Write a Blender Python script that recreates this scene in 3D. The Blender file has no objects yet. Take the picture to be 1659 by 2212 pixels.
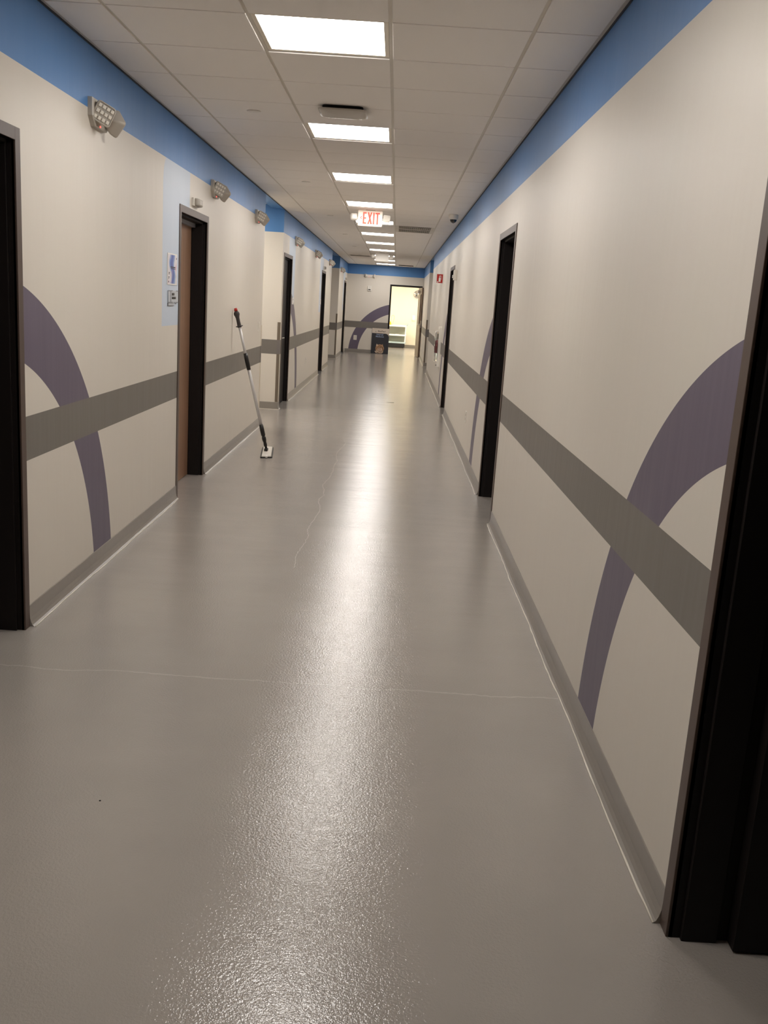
import bpy, bmesh, math, random
from mathutils import Vector, Matrix
random.seed(7)
PI = math.pi
SC = bpy.context.scene
COL = SC.collection

# ------------------------------------------------------------------ measured place
XL, XR = -1.596, 0.804          # corridor walls
HC = 2.717                      # ceiling height
YE = 30.08                      # end wall
ZB = 2.410                      # lower edge of the blue band
ZS0, ZS1 = 0.770, 0.967         # grey stripe
ZBASE = 0.100
T = 0.6096                      # ceiling module
Y0 = 4.305                      # first ceiling row
XA = -0.712                     # grid line left of the lights
ZD = 2.157                      # top of door casings
TH = 0.17                       # wall thickness
CAM_H = 1.5495

# ------------------------------------------------------------------ materials
def srgb(r, g, b):
    f = lambda c: (c/255/12.92) if c/255 <= .04045 else ((c/255+.055)/1.055)**2.4
    return (f(r), f(g), f(b), 1)

def mat(name, col, rough=.5, metal=0, spec=.5, emis=None, es=0, bump=None, coat=0):
    m = bpy.data.materials.new(name); m.use_nodes = True
    nt = m.node_tree; b = nt.nodes['Principled BSDF']
    b.inputs['Base Color'].default_value = col
    b.inputs['Roughness'].default_value = rough
    b.inputs['Metallic'].default_value = metal
    b.inputs['Specular IOR Level'].default_value = spec
    b.inputs['Coat Weight'].default_value = coat
    if emis:
        b.inputs['Emission Color'].default_value = emis
        b.inputs['Emission Strength'].default_value = es
    tc = nt.nodes.new('ShaderNodeTexCoord')
    n = nt.nodes.new('ShaderNodeTexNoise')
    sc, st, di = bump or (60, .05, .002)
    n.inputs['Scale'].default_value = sc
    nt.links.new(tc.outputs['Object'], n.inputs['Vector'])
    bp = nt.nodes.new('ShaderNodeBump'); bp.inputs['Strength'].default_value = st
    bp.inputs['Distance'].default_value = di
    nt.links.new(n.outputs['Fac'], bp.inputs['Height'])
    nt.links.new(bp.outputs['Normal'], b.inputs['Normal'])
    return m

class NG:
    """small node-expression helper"""
    def __init__(s, m):
        s.nt = m.node_tree; s.N = s.nt.nodes; s.L = s.nt.links
    def m(s, op, a, b=0.0, c=None):
        n = s.N.new('ShaderNodeMath'); n.operation = op
        for i, v in enumerate((a, b) if c is None else (a, b, c)):
            if isinstance(v, (int, float)): n.inputs[i].default_value = v
            else: s.L.new(v, n.inputs[i])
        return n.outputs[0]
    def rng(s, v, a, b):
        return s.m('MULTIPLY', s.m('GREATER_THAN', v, a), s.m('LESS_THAN', v, b))
    def orr(s, a, b): return s.m('MAXIMUM', a, b)
    def mix(s, fac, a, b):
        n = s.N.new('ShaderNodeMix'); n.data_type = 'RGBA'
        s.L.new(fac, n.inputs[0])
        for i, v in ((6, a), (7, b)):
            if isinstance(v, tuple): n.inputs[i].default_value = v
            else: s.L.new(v, n.inputs[i])
        return n.outputs[2]
    def pos(s):
        tc = s.N.new('ShaderNodeTexCoord'); sp = s.N.new('ShaderNodeSeparateXYZ')
        s.L.new(tc.outputs['Object'], sp.inputs[0]); s.tc = tc
        return sp.outputs[0], sp.outputs[1], sp.outputs[2]

CREAM = srgb(217, 210, 199)
BLUE = srgb(88, 138, 196)
PALE = srgb(197, 208, 222)
STRIPE = srgb(116, 111, 105)
PURPLE = srgb(101, 92, 110)

def wall_mat(name, axis, rings=(), panels=()):
    m = mat(name, CREAM, .42, spec=.4)
    g = NG(m); b = g.N['Principled BSDF']
    x, y, z = g.pos()
    u = y if axis == 'y' else x
    col = CREAM
    pm = None
    for (a, c, zl, zh, r) in panels:                 # painted pale panels; r = rounded upper near corner
        k = g.m('MULTIPLY', g.rng(u, a, c), g.rng(z, zl, zh))
        if r:
            du = g.m('SUBTRACT', a+r, u); dz = g.m('SUBTRACT', z, zh-r*1.8)
            corner = g.m('MULTIPLY', g.m('GREATER_THAN', du, 0), g.m('GREATER_THAN', dz, 0))
            d = g.m('ADD', g.m('POWER', g.m('DIVIDE', du, r), 2), g.m('POWER', g.m('DIVIDE', dz, r*1.8), 2))
            out = g.m('MULTIPLY', corner, g.m('GREATER_THAN', d, 1))
            k = g.m('MULTIPLY', k, g.m('SUBTRACT', 1, out))
        pm = k if pm is None else g.orr(pm, k)
    if pm is not None: col = g.mix(pm, col, PALE)
    rm = None
    for (cu, cz, ri, ro, ulo, uhi) in rings:         # painted rings
        du = g.m('SUBTRACT', u, cu); dz = g.m('SUBTRACT', z, cz)
        d = g.m('SQRT', g.m('ADD', g.m('MULTIPLY', du, du), g.m('MULTIPLY', dz, dz)))
        k = g.m('MULTIPLY', g.rng(d, ri, ro), g.rng(u, ulo, uhi))
        rm = k if rm is None else g.orr(rm, k)
    if rm is not None: col = g.mix(rm, col, PURPLE)
    col = g.mix(g.m('GREATER_THAN', z, ZB), col, BLUE)
    col = g.mix(g.rng(z, ZS0, ZS1), col, STRIPE)
    g.L.new(col, b.inputs['Base Color'])
    # roller-painted satin: long soft vertical unevenness
    mp = g.N.new('ShaderNodeMapping'); mp.inputs['Scale'].default_value = (5, 5, .55)
    g.L.new(g.tc.outputs['Object'], mp.inputs[0])
    n = g.N.new('ShaderNodeTexNoise'); n.inputs['Scale'].default_value = 1.0; n.inputs['Detail'].default_value = 3
    g.L.new(mp.outputs[0], n.inputs['Vector'])
    n2 = g.N.new('ShaderNodeTexNoise'); n2.inputs['Scale'].default_value = 260
    g.L.new(g.tc.outputs['Object'], n2.inputs['Vector'])
    b1 = g.N.new('ShaderNodeBump'); b1.inputs['Strength'].default_value = .45; b1.inputs['Distance'].default_value = .01
    b2 = g.N.new('ShaderNodeBump'); b2.inputs['Strength'].default_value = .15; b2.inputs['Distance'].default_value = .0006
    g.L.new(n.outputs['Fac'], b1.inputs['Height']); g.L.new(n2.outputs['Fac'], b2.inputs['Height'])
    g.L.new(b1.outputs[0], b2.inputs['Normal']); g.L.new(b2.outputs[0], b.inputs['Normal'])
    return m

def floor_mat():
    m = mat('epoxy floor', srgb(150, 142, 135), .10, spec=.45)
    g = NG(m); b = g.N['Principled BSDF']
    x, y, z = g.pos()
    def noise(scale, detail=2, vec=None, rough=.5, dist=0):
        n = g.N.new('ShaderNodeTexNoise'); n.inputs['Scale'].default_value = scale
        n.inputs['Detail'].default_value = detail; n.inputs['Roughness'].default_value = rough
        n.inputs['Distortion'].default_value = dist
        g.L.new(vec or g.tc.outputs['Object'], n.inputs['Vector']); return n.outputs['Fac']
    # faint mottling of the resin
    base = g.mix(g.m('MULTIPLY', noise(3, 4), 1.0), srgb(154, 147, 141), srgb(164, 157, 150))
    # trowel seams, slightly pale and ragged
    wob = g.m('MULTIPLY', g.m('SUBTRACT', noise(1.7, 4), .5), .16)
    fine = g.m('MULTIPLY', g.m('SUBTRACT', noise(25, 2), .5), .02)
    dy = g.m('ABSOLUTE', g.m('SUBTRACT', g.m('ADD', y, g.m('ADD', wob, fine)), 3.607))
    s1 = g.m('MULTIPLY', g.m('LESS_THAN', dy, .005), .26)
    dx = g.m('ABSOLUTE', g.m('ADD', g.m('ADD', x, g.m('ADD', wob, fine)), .508))
    s2 = g.m('MULTIPLY', g.m('MULTIPLY', g.m('LESS_THAN', dx, .0022), g.rng(y, 5.3, 12.7)), .6)
    dy2 = g.m('ABSOLUTE', g.m('SUBTRACT', g.m('ADD', y, wob), 12.3))
    s3 = g.m('MULTIPLY', g.m('LESS_THAN', dy2, .01), .3)
    seam = g.orr(g.orr(s1, s2), s3)
    col = g.mix(seam, base, srgb(206, 196, 186))
    g.L.new(col, b.inputs['Base Color'])
    # orange-peel grit of the top coat plus long shallow waves
    mp = g.N.new('ShaderNodeMapping'); mp.inputs['Scale'].default_value = (.5, 1.7, 1)
    g.L.new(g.tc.outputs['Object'], mp.inputs[0])
    wave = noise(1.0, 3, mp.outputs[0])
    grit = g.m('ADD', noise(120, 1, None, .5), g.m('MULTIPLY', noise(250, 1, None, .5), .55))
    mp2 = g.N.new('ShaderNodeMapping'); mp2.inputs['Scale'].default_value = (.9, 5.5, 1)
    g.L.new(g.tc.outputs['Object'], mp2.inputs[0]); wave2 = noise(1.0, 2, mp2.outputs[0])
    b0 = g.N.new('ShaderNodeBump'); b0.inputs['Strength'].default_value = 1; b0.inputs['Distance'].default_value = .004
    b1 = g.N.new('ShaderNodeBump'); b1.inputs['Strength'].default_value = 1; b1.inputs['Distance'].default_value = .00082
    b3 = g.N.new('ShaderNodeBump'); b3.inputs['Strength'].default_value = 1; b3.inputs['Distance'].default_value = .0022
    b2 = g.N.new('ShaderNodeBump'); b2.inputs['Strength'].default_value = .5; b2.inputs['Distance'].default_value = .002
    g.L.new(wave, b0.inputs['Height']); g.L.new(grit, b1.inputs['Height']); g.L.new(seam, b2.inputs['Height'])
    g.L.new(wave2, b3.inputs['Height']); g.L.new(b0.outputs[0], b3.inputs['Normal'])
    g.L.new(b3.outputs[0], b1.inputs['Normal']); g.L.new(b1.outputs[0], b2.inputs['Normal'])
    g.L.new(b2.outputs[0], b.inputs['Normal'])
    return m

M = {}
M['floor'] = floor_mat()
M['wall_left'] = wall_mat('painted left wall', 'y',
    rings=[(3.62, -.13, 1.405, 1.72, 3.0, 6.0), (13.96, -.08, 1.49, 1.765, 14.3, 16.5)],
    panels=[(6.49, 6.99, 1.305, ZB+.002, .10), (6.9, 7.31, 2.0, 2.5, 0),
            (14.30, 14.80, 1.30, 2.5, 0), (13.95, 14.4, 2.0, 2.5, 0),
            (19.58, 20.08, 1.30, ZB+.002, .10), (20.0, 20.42, 2.0, 2.5, 0),
            (28.02, 28.52, 1.30, ZB+.002, .10), (28.4, 28.85, 2.0, 2.5, 0)])
M['wall_right'] = wall_mat('painted right wall', 'y',
    rings=[(1.76, -.08, 1.38, 1.66, 1.5, 3.6), (7.40, -.08, 1.37, 1.66, 7.3, 9.3), (14.47, -.08, 1.37, 1.66, 14.5, 16.4)])
M['wall_end'] = wall_mat('painted end wall', 'x', rings=[(.15, -.03, 1.315, 1.607, -1.6, .2)])
M['wall_plain'] = mat('plain warm white paint', srgb(234, 227, 208), .5)
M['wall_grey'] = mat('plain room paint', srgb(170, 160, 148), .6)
M['tile'] = mat('mineral fibre ceiling tile', srgb(243, 238, 232), .95, spec=.1, bump=(420, .5, .0015))
M['grid'] = mat('white enamel grid', srgb(205, 198, 186), .4)
M['angle'] = mat('ceiling edge shadow tone', srgb(40, 44, 54), .6)  # near-black colour stands in for the shadow gap under the ceiling edging
M['base'] = mat('grey resin base', srgb(142, 136, 129), .3, bump=(18, .25, .002))
M['bead'] = mat('clear white sealant', srgb(225, 219, 206), .22, bump=(40, .6, .003))
M['frame'] = mat('bronze enamel frame', srgb(80, 65, 57), .42)
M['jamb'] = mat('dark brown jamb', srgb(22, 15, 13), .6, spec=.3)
M['wood'] = None
M['guard'] = mat('taupe corner guard', srgb(110, 98, 84), .5)
M['guard_light'] = mat('cream corner guard', srgb(214, 204, 186), .5)
M['guard_stripe'] = mat('grey corner guard', srgb(112, 106, 104), .5)
M['white'] = mat('white plastic', srgb(226, 221, 212), .38)
M['grey_plastic'] = mat('warm grey plastic', srgb(178, 171, 160), .4)
M['soft_grey'] = mat('grey sign plate', srgb(186, 190, 196), .45)
M['mid_grey'] = mat('mid grey plastic', srgb(132, 132, 136), .45)
M['black'] = mat('black plastic', srgb(24, 21, 20), .4)
M['slot'] = mat('dark void', srgb(14, 12, 11), .9)
M['chrome'] = mat('satin chrome', srgb(190, 186, 178), .28, metal=1)
M['alu'] = mat('white aluminium tube', srgb(206, 204, 202), .3, metal=.2)
M['dark_grip'] = mat('charcoal rubber grip', srgb(58, 52, 50), .6)
M['red'] = mat('red plastic', srgb(176, 38, 26), .4)
M['sign_red'] = mat('red sign face', srgb(168, 28, 24), .4)
M['sign_white'] = mat('white print', srgb(238, 234, 228), .5)
M['lens'] = mat('frosted luminaire lens', srgb(255, 250, 240), .4, emis=(1, .95, .90, 1), es=18)
M['lens_end'] = mat('warm room luminaire lens', srgb(255, 250, 230), .4, emis=(1, .945, .83, 1), es=48)
M['lens_side'] = mat('side hall luminaire lens', srgb(255, 250, 240), .4, emis=(1, .94, .84, 1), es=26)
M['luminaire'] = mat('luminaire frame', srgb(226, 216, 198), .35)
M['exit_face'] = mat('lit exit sign face', srgb(238, 224, 208), .4, emis=(1, .86, .74, 1), es=.12)
M['exit_red'] = mat('lit red exit lettering', srgb(206, 52, 28), .4, emis=(1, .12, .05, 1), es=.32)
M['led'] = mat('red indicator', srgb(255, 60, 50), .3, emis=(1, .08, .06, 1), es=3)
M['lamp_lens'] = mat('ribbed clear lamp lens', srgb(232, 226, 214), .12, spec=.8)
M['glass_dark'] = mat('smoked dome', srgb(12, 12, 14), .08, spec=.8)
M['navy'] = mat('navy print', srgb(38, 38, 46), .5)
M['board_cream'] = mat('cream print', srgb(205, 192, 178), .5)
M['pale_text'] = mat('pale blue print', srgb(150, 166, 196), .5)
M['dark_text'] = mat('dark print', srgb(60, 50, 48), .5)
M['fur_tan'] = mat('tan fur print', srgb(178, 138, 104), .5)
M['fur_light'] = mat('pale fur print', srgb(208, 184, 160), .5)
M['fur_dark'] = mat('dark stripe print', srgb(66, 36, 24), .5)
M['fur_nose'] = mat('rose nose print', srgb(170, 120, 108), .5)
M['cart'] = mat('grey blue cart resin', srgb(170, 188, 194), .4)
M['cart_white'] = mat('white cart edge', srgb(236, 238, 236), .35)
M['cart_black'] = mat('black cart base', srgb(22, 22, 24), .5)
M['yellow'] = mat('yellow plastic', srgb(226, 176, 40), .4)
M['paper'] = mat('paper', srgb(236, 226, 204), .7)
M['teal'] = mat('blue grey cloth', srgb(110, 150, 168), .8)
M['ext_red'] = mat('red extinguisher enamel', srgb(110, 18, 20), .3)
M['mirror'] = mat('convex mirror', srgb(190, 190, 190), .05, metal=1)

def wood_mat():
    m = mat('walnut veneer', srgb(112, 82, 62), .45)
    g = NG(m); b = g.N['Principled BSDF']
    tc = g.N.new('ShaderNodeTexCoord'); mp = g.N.new('ShaderNodeMapping')
    mp.inputs['Scale'].default_value = (38, 38, 1.2)
    g.L.new(tc.outputs['Object'], mp.inputs[0])
    n = g.N.new('ShaderNodeTexNoise'); n.inputs['Scale'].default_value = 1.4; n.inputs['Detail'].default_value = 5
    g.L.new(mp.outputs[0], n.inputs['Vector'])
    c = g.mix(n.outputs['Fac'], srgb(120, 84, 62), srgb(158, 126, 102))
    g.L.new(c, b.inputs['Base Color'])
    return m
M['wood'] = wood_mat()

def glass_mat():
    m = mat('clear bubble', (1, 1, 1, 1), .04)
    b = m.node_tree.nodes['Principled BSDF']
    b.inputs['Transmission Weight'].default_value = .95; b.inputs['IOR'].default_value = 1.2
    return m
M['glass'] = glass_mat()

def poster_mat():
    m = mat('poster print', (1, 1, 1, 1), .3)
    g = NG(m); b = g.N['Principled BSDF']
    x, y, z = g.pos()                                   # local: x along wall, z up
    w = g.m('MULTIPLY', g.m('SINE', g.m('MULTIPLY', z, 34)), .022)
    n = g.N.new('ShaderNodeTexNoise'); n.inputs['Scale'].default_value = 9
    g.L.new(g.tc.outputs['Object'], n.inputs['Vector'])
    d = g.m('ABSOLUTE', g.m('SUBTRACT', g.m('ADD', x, w), g.m('MULTIPLY', g.m('SUBTRACT', n.outputs['Fac'], .5), .12)))
    r = g.N.new('ShaderNodeValToRGB'); g.L.new(g.m('MULTIPLY', d, 9), r.inputs[0])
    cr = r.color_ramp; cr.elements[0].position = 0; cr.elements[0].color = srgb(52, 78, 160)
    cr.elements[1].position = 1; cr.elements[1].color = srgb(226, 222, 226)
    e = cr.elements.new(.35); e.color = srgb(92, 124, 196)
    e = cr.elements.new(.55); e.color = srgb(150, 180, 206)
    e = cr.elements.new(.68); e.color = srgb(222, 214, 222)
    n2 = g.N.new('ShaderNodeTexNoise'); n2.inputs['Scale'].default_value = 16
    g.L.new(g.tc.outputs['Object'], n2.inputs['Vector'])
    pk = g.m('MULTIPLY', g.m('SUBTRACT', n2.outputs['Fac'], .55), 3.5)
    pk = g.m('MINIMUM', g.m('MAXIMUM', pk, 0), .7)
    g.L.new(g.mix(pk, r.outputs[0], srgb(206, 140, 176)), b.inputs['Base Color'])
    return m
M['poster'] = poster_mat()

# ------------------------------------------------------------------ mesh helpers
class MB:
    def __init__(s): s.bm = bmesh.new(); s.mats = []
    def mi(s, m):
        if m is None: return 0
        if m not in s.mats: s.mats.append(m)
        return s.mats.index(m)
    def box(s, x0, x1, y0, y1, z0, z1, m=None, bev=0, mtx=None):
        x0, x1 = sorted((x0, x1)); y0, y1 = sorted((y0, y1)); z0, z1 = sorted((z0, z1))
        v = [s.bm.verts.new((x, y, z)) for x in (x0, x1) for y in (y0, y1) for z in (z0, z1)]
        F = [(0, 1, 3, 2), (4, 6, 7, 5), (0, 4, 5, 1), (2, 3, 7, 6), (0, 2, 6, 4), (1, 5, 7, 3)]
        fs = [s.bm.faces.new([v[i] for i in f]) for f in F]
        k = s.mi(m)
        for f in fs: f.material_index = k
        if bev:
            es = list({e for f in fs for e in f.edges})
            r = bmesh.ops.bevel(s.bm, geom=es, offset=bev, segments=2, profile=.5, affect='EDGES')
            for f in r['faces']: f.material_index = k
            v = list({w for f in r['faces'] for w in f.verts} | {w for w in v if w.is_valid})
        if mtx is not None: bmesh.ops.transform(s.bm, matrix=mtx, verts=[w for w in v if w.is_valid])
        return s
    def loft(s, rings, m=None, cap=True, smooth=True, closed=True):
        k = s.mi(m); rv = [[s.bm.verts.new(p) for p in r] for r in rings]
        n = len(rv[0])
        for a, b in zip(rv, rv[1:]):
            for i in range(n if closed else n-1):
                f = s.bm.faces.new((a[i], a[(i+1) % n], b[(i+1) % n], b[i])); f.material_index = k; f.smooth = smooth
        if cap:
            f = s.bm.faces.new(list(reversed(rv[0]))); f.material_index = k
            f = s.bm.faces.new(rv[-1]); f.material_index = k
        return s
    def tube(s, pts, rad, m=None, n=14, cap=True):
        pts = [Vector(p) for p in pts]
        rads = rad if isinstance(rad, (list, tuple)) else [rad]*len(pts)
        rings = []; up = None
        for i, p in enumerate(pts):
            t = (pts[min(i+1, len(pts)-1)]-pts[max(i-1, 0)]).normalized()
            if up is None: up = Vector((0, 0, 1)) if abs(t.z) < .9 else Vector((1, 0, 0))
            a = t.cross(up).normalized(); b = a.cross(t).normalized(); up = b
            rings.append([p+(a*math.cos(2*PI*j/n)+b*math.sin(2*PI*j/n))*rads[i] for j in range(n)])
        return s.loft(rings, m, cap)
    def lathe(s, prof, m=None, n=32, axis='z', c=(0, 0, 0), cap=True):
        c = Vector(c); rings = []
        for r, h in prof:
            rr = []
            for j in range(n):
                a = 2*PI*j/n; u, v = r*math.cos(a), r*math.sin(a)
                rr.append(c+Vector({'z': (u, v, h), 'y': (u, h, v), 'x': (h, u, v)}[axis]))
            rings.append(rr)
        return s.loft(rings, m, cap)
    def prism(s, poly, y0, y1, m=None):
        """polygon in local x,z extruded from y0 (front) to y1"""
        k = s.mi(m)
        a = [s.bm.verts.new((x, y0, z)) for x, z in poly]; b = [s.bm.verts.new((x, y1, z)) for x, z in poly]
        n = len(poly)
        fs = [s.bm.faces.new(a), s.bm.faces.new(list(reversed(b)))]
        for i in range(n): fs.append(s.bm.faces.new((a[i], b[i], b[(i+1) % n], a[(i+1) % n])))
        for f in fs: f.material_index = k
        return s
    def out(s, name, m=None, parent=None, loc=None, rot=None, smooth=False):
        bmesh.ops.recalc_face_normals(s.bm, faces=s.bm.faces)
        me = bpy.data.meshes.new(name); s.bm.to_mesh(me); s.bm.free()
        if s.mats:
            for q in s.mats: me.materials.append(q)
        elif m: me.materials.append(m)
        if smooth:
            for p in me.polygons: p.use_smooth = True
        o = bpy.data.objects.new(name, me); COL.objects.link(o)
        if parent: o.parent = parent
        if loc: o.location = loc
        if rot: o.rotation_euler = rot
        return o

def tag(o, label, cat, group=None, kind=None):
    o['label'] = label; o['category'] = cat
    if group: o['group'] = group
    if kind: o['kind'] = kind
    return o
def thing(name, label, cat, loc=(0, 0, 0), rz=0, group=None, kind=None):
    o = bpy.data.objects.new(name, None); o.empty_display_size = .1; COL.objects.link(o)
    o.location = loc; o.rotation_euler = (0, 0, rz)
    return tag(o, label, cat, group, kind)
def dup(root, loc, rz=None, label=None):
    r = root.copy(); COL.objects.link(r); r.location = loc
    if rz is not None: r.rotation_euler = (0, 0, rz)
    if label: r['label'] = label
    for ch in list(root.children):
        c = ch.copy(); COL.objects.link(c); c.parent = r
        for gch in list(ch.children):
            d = gch.copy(); COL.objects.link(d); d.parent = c
    return r
RZL, RZR, RZE = PI/2, -PI/2, 0.0          # facing frames: local x to the right, -y out of the wall
def rrect(w, h, r, n=5):
    p = []
    for cx, cz, a0 in ((w-r, h-r, 0), (-w+r, h-r, PI/2), (-w+r, -h+r, PI), (w-r, -h+r, 3*PI/2)):
        for i in range(n+1):
            a = a0+PI/2*i/n; p.append((cx+r*math.cos(a), cz+r*math.sin(a)))
    return p
def text(s, size, m, name, parent, loc, depth=.001, sx=1, bold=0):
    cu = bpy.data.curves.new(name, 'FONT'); cu.body = s; cu.size = size; cu.align_x = 'CENTER'
    cu.extrude = depth; cu.offset = bold
    o = bpy.data.objects.new(name+'_tmp', cu); COL.objects.link(o)
    dg = bpy.context.evaluated_depsgraph_get()
    me = bpy.data.meshes.new_from_object(o.evaluated_get(dg))
    bpy.data.objects.remove(o); bpy.data.curves.remove(cu)
    me.transform(Matrix.Rotation(PI/2, 4, 'X') @ Matrix.Diagonal((sx, 1, 1, 1)))
    me.materials.clear(); me.materials.append(m)
    q = bpy.data.objects.new(name, me); COL.objects.link(q); q.parent = parent; q.location = loc
    return q

# ------------------------------------------------------------------ shell
# door openings (casing outer limits along the wall)
DL = [(3.02, 4.062), (6.971, 8.02), (13.345, 14.40), (20.04, 21.10), (28.48, 29.58)]
DR = [(1.10, 2.181), (6.785, 7.868), (13.87, 14.94)]
AL = [(11.36, 13.20), (22.95, 25.95)]                 # full-height openings, left
AR = [(22.50, 24.95)]                                  # full-height opening, right
CAS = .052                                             # casing face width

def wall(name, x0, x1, doors, gaps, m, y0, y1):
    b = MB(); cuts = sorted([(a+CAS*.5, c-CAS*.5, 'd') for a, c in doors]+[(a, c, 'g') for a, c in gaps])
    y = y0
    for a, c, k in cuts:
        b.box(x0, x1, y, a, 0, HC+.06)
        if k == 'd': b.box(x0, x1, a, c, ZD-CAS*.5, HC+.06)
        else: b.box(x0, x1, a, c, HC, HC+.06)
        y = c
    b.box(x0, x1, y, y1, 0, HC+.06)
    bmesh.ops.remove_doubles(b.bm, verts=b.bm.verts, dist=1e-5)
    return b.out(name, m)
o = wall('wall_left', XL-TH, XL, DL, AL, M['wall_left'], -2.0, YE)
tag(o, 'long cream left wall with blue top band, grey stripe and pale blue panels', 'wall', kind='structure')
o = wall('wall_right', XR, XR+TH, DR, AR, M['wall_right'], -2.0, YE)
tag(o, 'long cream right wall with blue top band, grey stripe and purple arcs', 'wall', kind='structure')
# end wall with doorway
EX0, EX1 = -.24, .776
b = MB()
b.box(XL-TH, EX0+CAS*.5, YE, YE+TH, 0, HC+.06); b.box(EX1-CAS*.5, XR+TH, YE, YE+TH, 0, HC+.06)
b.box(EX0+CAS*.5, EX1-CAS*.5, YE, YE+TH, ZD-CAS*.5, HC+.06)
o = b.out('wall_end', M['wall_end'])
tag(o, 'end wall with open doorway, blue band and purple arc', 'wall', kind='structure')
# wall behind the camera
o = MB().box(XL-TH, XR+TH, -2.15, -2.0, 0, HC+.06).out('wall_back', M['wall_right'])
tag(o, 'cream wall closing the corridor behind the viewer', 'wall', kind='structure')
# floor
o = MB().box(-6.2, 4.2, -2.3, 36.9, -.1, 0).out('floor', M['floor'])
tag(o, 'glossy grey textured epoxy floor with pale trowel seams', 'floor', kind='structure')

# side spaces behind the openings
def side_space(name, xa, xb, ya, yb, m, label, zc=HC+.05):
    b = MB(); t = .1
    lo, hi = min(xa, xb), max(xa, xb)
    la, hb = (lo-t, hi) if xb < xa else (lo, hi+t)
    b.box(la, hb, ya-t, ya, 0, zc+.05); b.box(la, hb, yb, yb+t, 0, zc+.05)
    far = xb
    b.box(far-t if far < xa else far, far if far < xa else far+t, ya, yb, 0, zc+.05)
    o = b.out(name, m); tag(o, label, 'wall', kind='structure')
    c = MB().box(lo, hi, ya, yb, zc, zc+.05).out('ceiling_'+name.split('_', 1)[1], M['tile'])
    tag(c, 'flat white ceiling over the space behind '+label.split(' of the ')[-1], 'ceiling', kind='structure')
side_space('wall_side_hall', XL-TH, -4.6, 11.36, 13.20, M['wall_left'], 'painted inner walls of the lit left side hall')
side_space('wall_far_alcove', XL-TH, -3.4, 22.95, 25.95, M['wall_left'], 'painted inner walls of the dim far left recess')
side_space('wall_right_alcove', XR+TH, 2.6, 22.50, 24.95, M['wall_right'], 'painted inner walls of the right hand recess')
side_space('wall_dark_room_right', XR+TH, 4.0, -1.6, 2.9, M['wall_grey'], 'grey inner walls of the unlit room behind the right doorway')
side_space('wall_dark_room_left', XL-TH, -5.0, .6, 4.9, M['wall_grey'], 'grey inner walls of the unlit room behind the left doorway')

# room beyond the end wall
b = MB(); yb = 35.75
b.box(-2.4, 2.4, yb, yb+.1, 0, HC+.05); b.box(-2.5, -2.4, YE+TH, yb, 0, HC+.05); b.box(2.4, 2.5, YE+TH, yb, 0, HC+.05)
b.box(-2.4, XL-TH, YE+TH-.1, YE+TH, 0, HC+.05); b.box(XR+TH, 2.4, YE+TH-.1, YE+TH, 0, HC+.05)
o = b.out('wall_back_room', M['wall_plain']); tag(o, 'warm white walls of the bright room beyond the end doorway', 'wall', kind='structure')
o = MB().box(-2.4, 2.4, YE+TH, yb, HC, HC+.05).out('ceiling_back_room', M['tile'])
tag(o, 'white ceiling of the bright room beyond the end doorway', 'ceiling', kind='structure')
o = MB().box(-2.4, 2.4, yb-.012, yb, 0, .1, bev=.004).out('baseboard_back_room', M['base'])
tag(o, 'grey base along the far wall of the bright back room', 'baseboard', kind='structure')

# ceiling: tiles drop a little below the grid
LIGHT_ROWS = [-4, 0, 4, 8, 12, 16, 20, 24, 28, 32, 36, 40]
GRILLES = [(17, 2), (18, 2), (33, 0)]
cols = [XL+.022, XA-T, XA, XA+T, XA+2*T, XR-.022]
b = MB(); g = MB()
row0 = -10
for r in range(row0, 43):
    ya = Y0+r*T; yb2 = min(ya+T, YE-.02)
    for c in range(5):
        if c == 2 and r in LIGHT_ROWS: continue
        if (r, c-1) in GRILLES: continue
        x0, x1 = cols[c], cols[c+1]
        b.box(x0+(.0 if c == 0 else .0085), x1-(.0 if c == 4 else .0085), ya+.0055, yb2-.0055, HC-.007, HC+.013, bev=.0018)
    g.box(XL, XR, ya-.0055, ya+.0055, HC+.0005, HC+.02)
for x in (XA-T, XA, XA+T, XA+2*T): g.box(x-.0085, x+.0085, -2, YE, HC, HC+.02)
b.box(XL, XR, -2.0, YE, HC+.02, HC+.05)
o = b.out('ceiling', M['tile']); tag(o, 'suspended ceiling of square off-white mineral tiles over the corridor', 'ceiling', kind='structure')
o = g.out('trim_1', M['grid']); tag(o, 'off-white metal grid between the corridor ceiling tiles', 'ceiling grid', kind='structure')
b = MB()
for a, c in ((-2.0, AL[0][0]), (AL[0][0], AL[0][1]), (AL[0][1], YE)): b.box(XL, XL+.022, a, c, HC-.004, HC+.012)
b.box(XR-.022, XR, -2.0, YE, HC-.004, HC+.012); b.box(XL, XR, YE-.02, YE, HC-.004, HC+.012)
o = b.out('trim_2', M['grid']); tag(o, 'wall angle edging where the corridor ceiling meets the walls', 'ceiling trim', kind='structure')
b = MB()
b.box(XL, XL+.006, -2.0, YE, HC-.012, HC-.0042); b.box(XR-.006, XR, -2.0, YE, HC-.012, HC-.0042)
o = b.out('trim_3', M['angle']); tag(o, 'thin dark strip standing in for the shadow line under the ceiling edge along both walls', 'ceiling trim', kind='structure')

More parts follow.
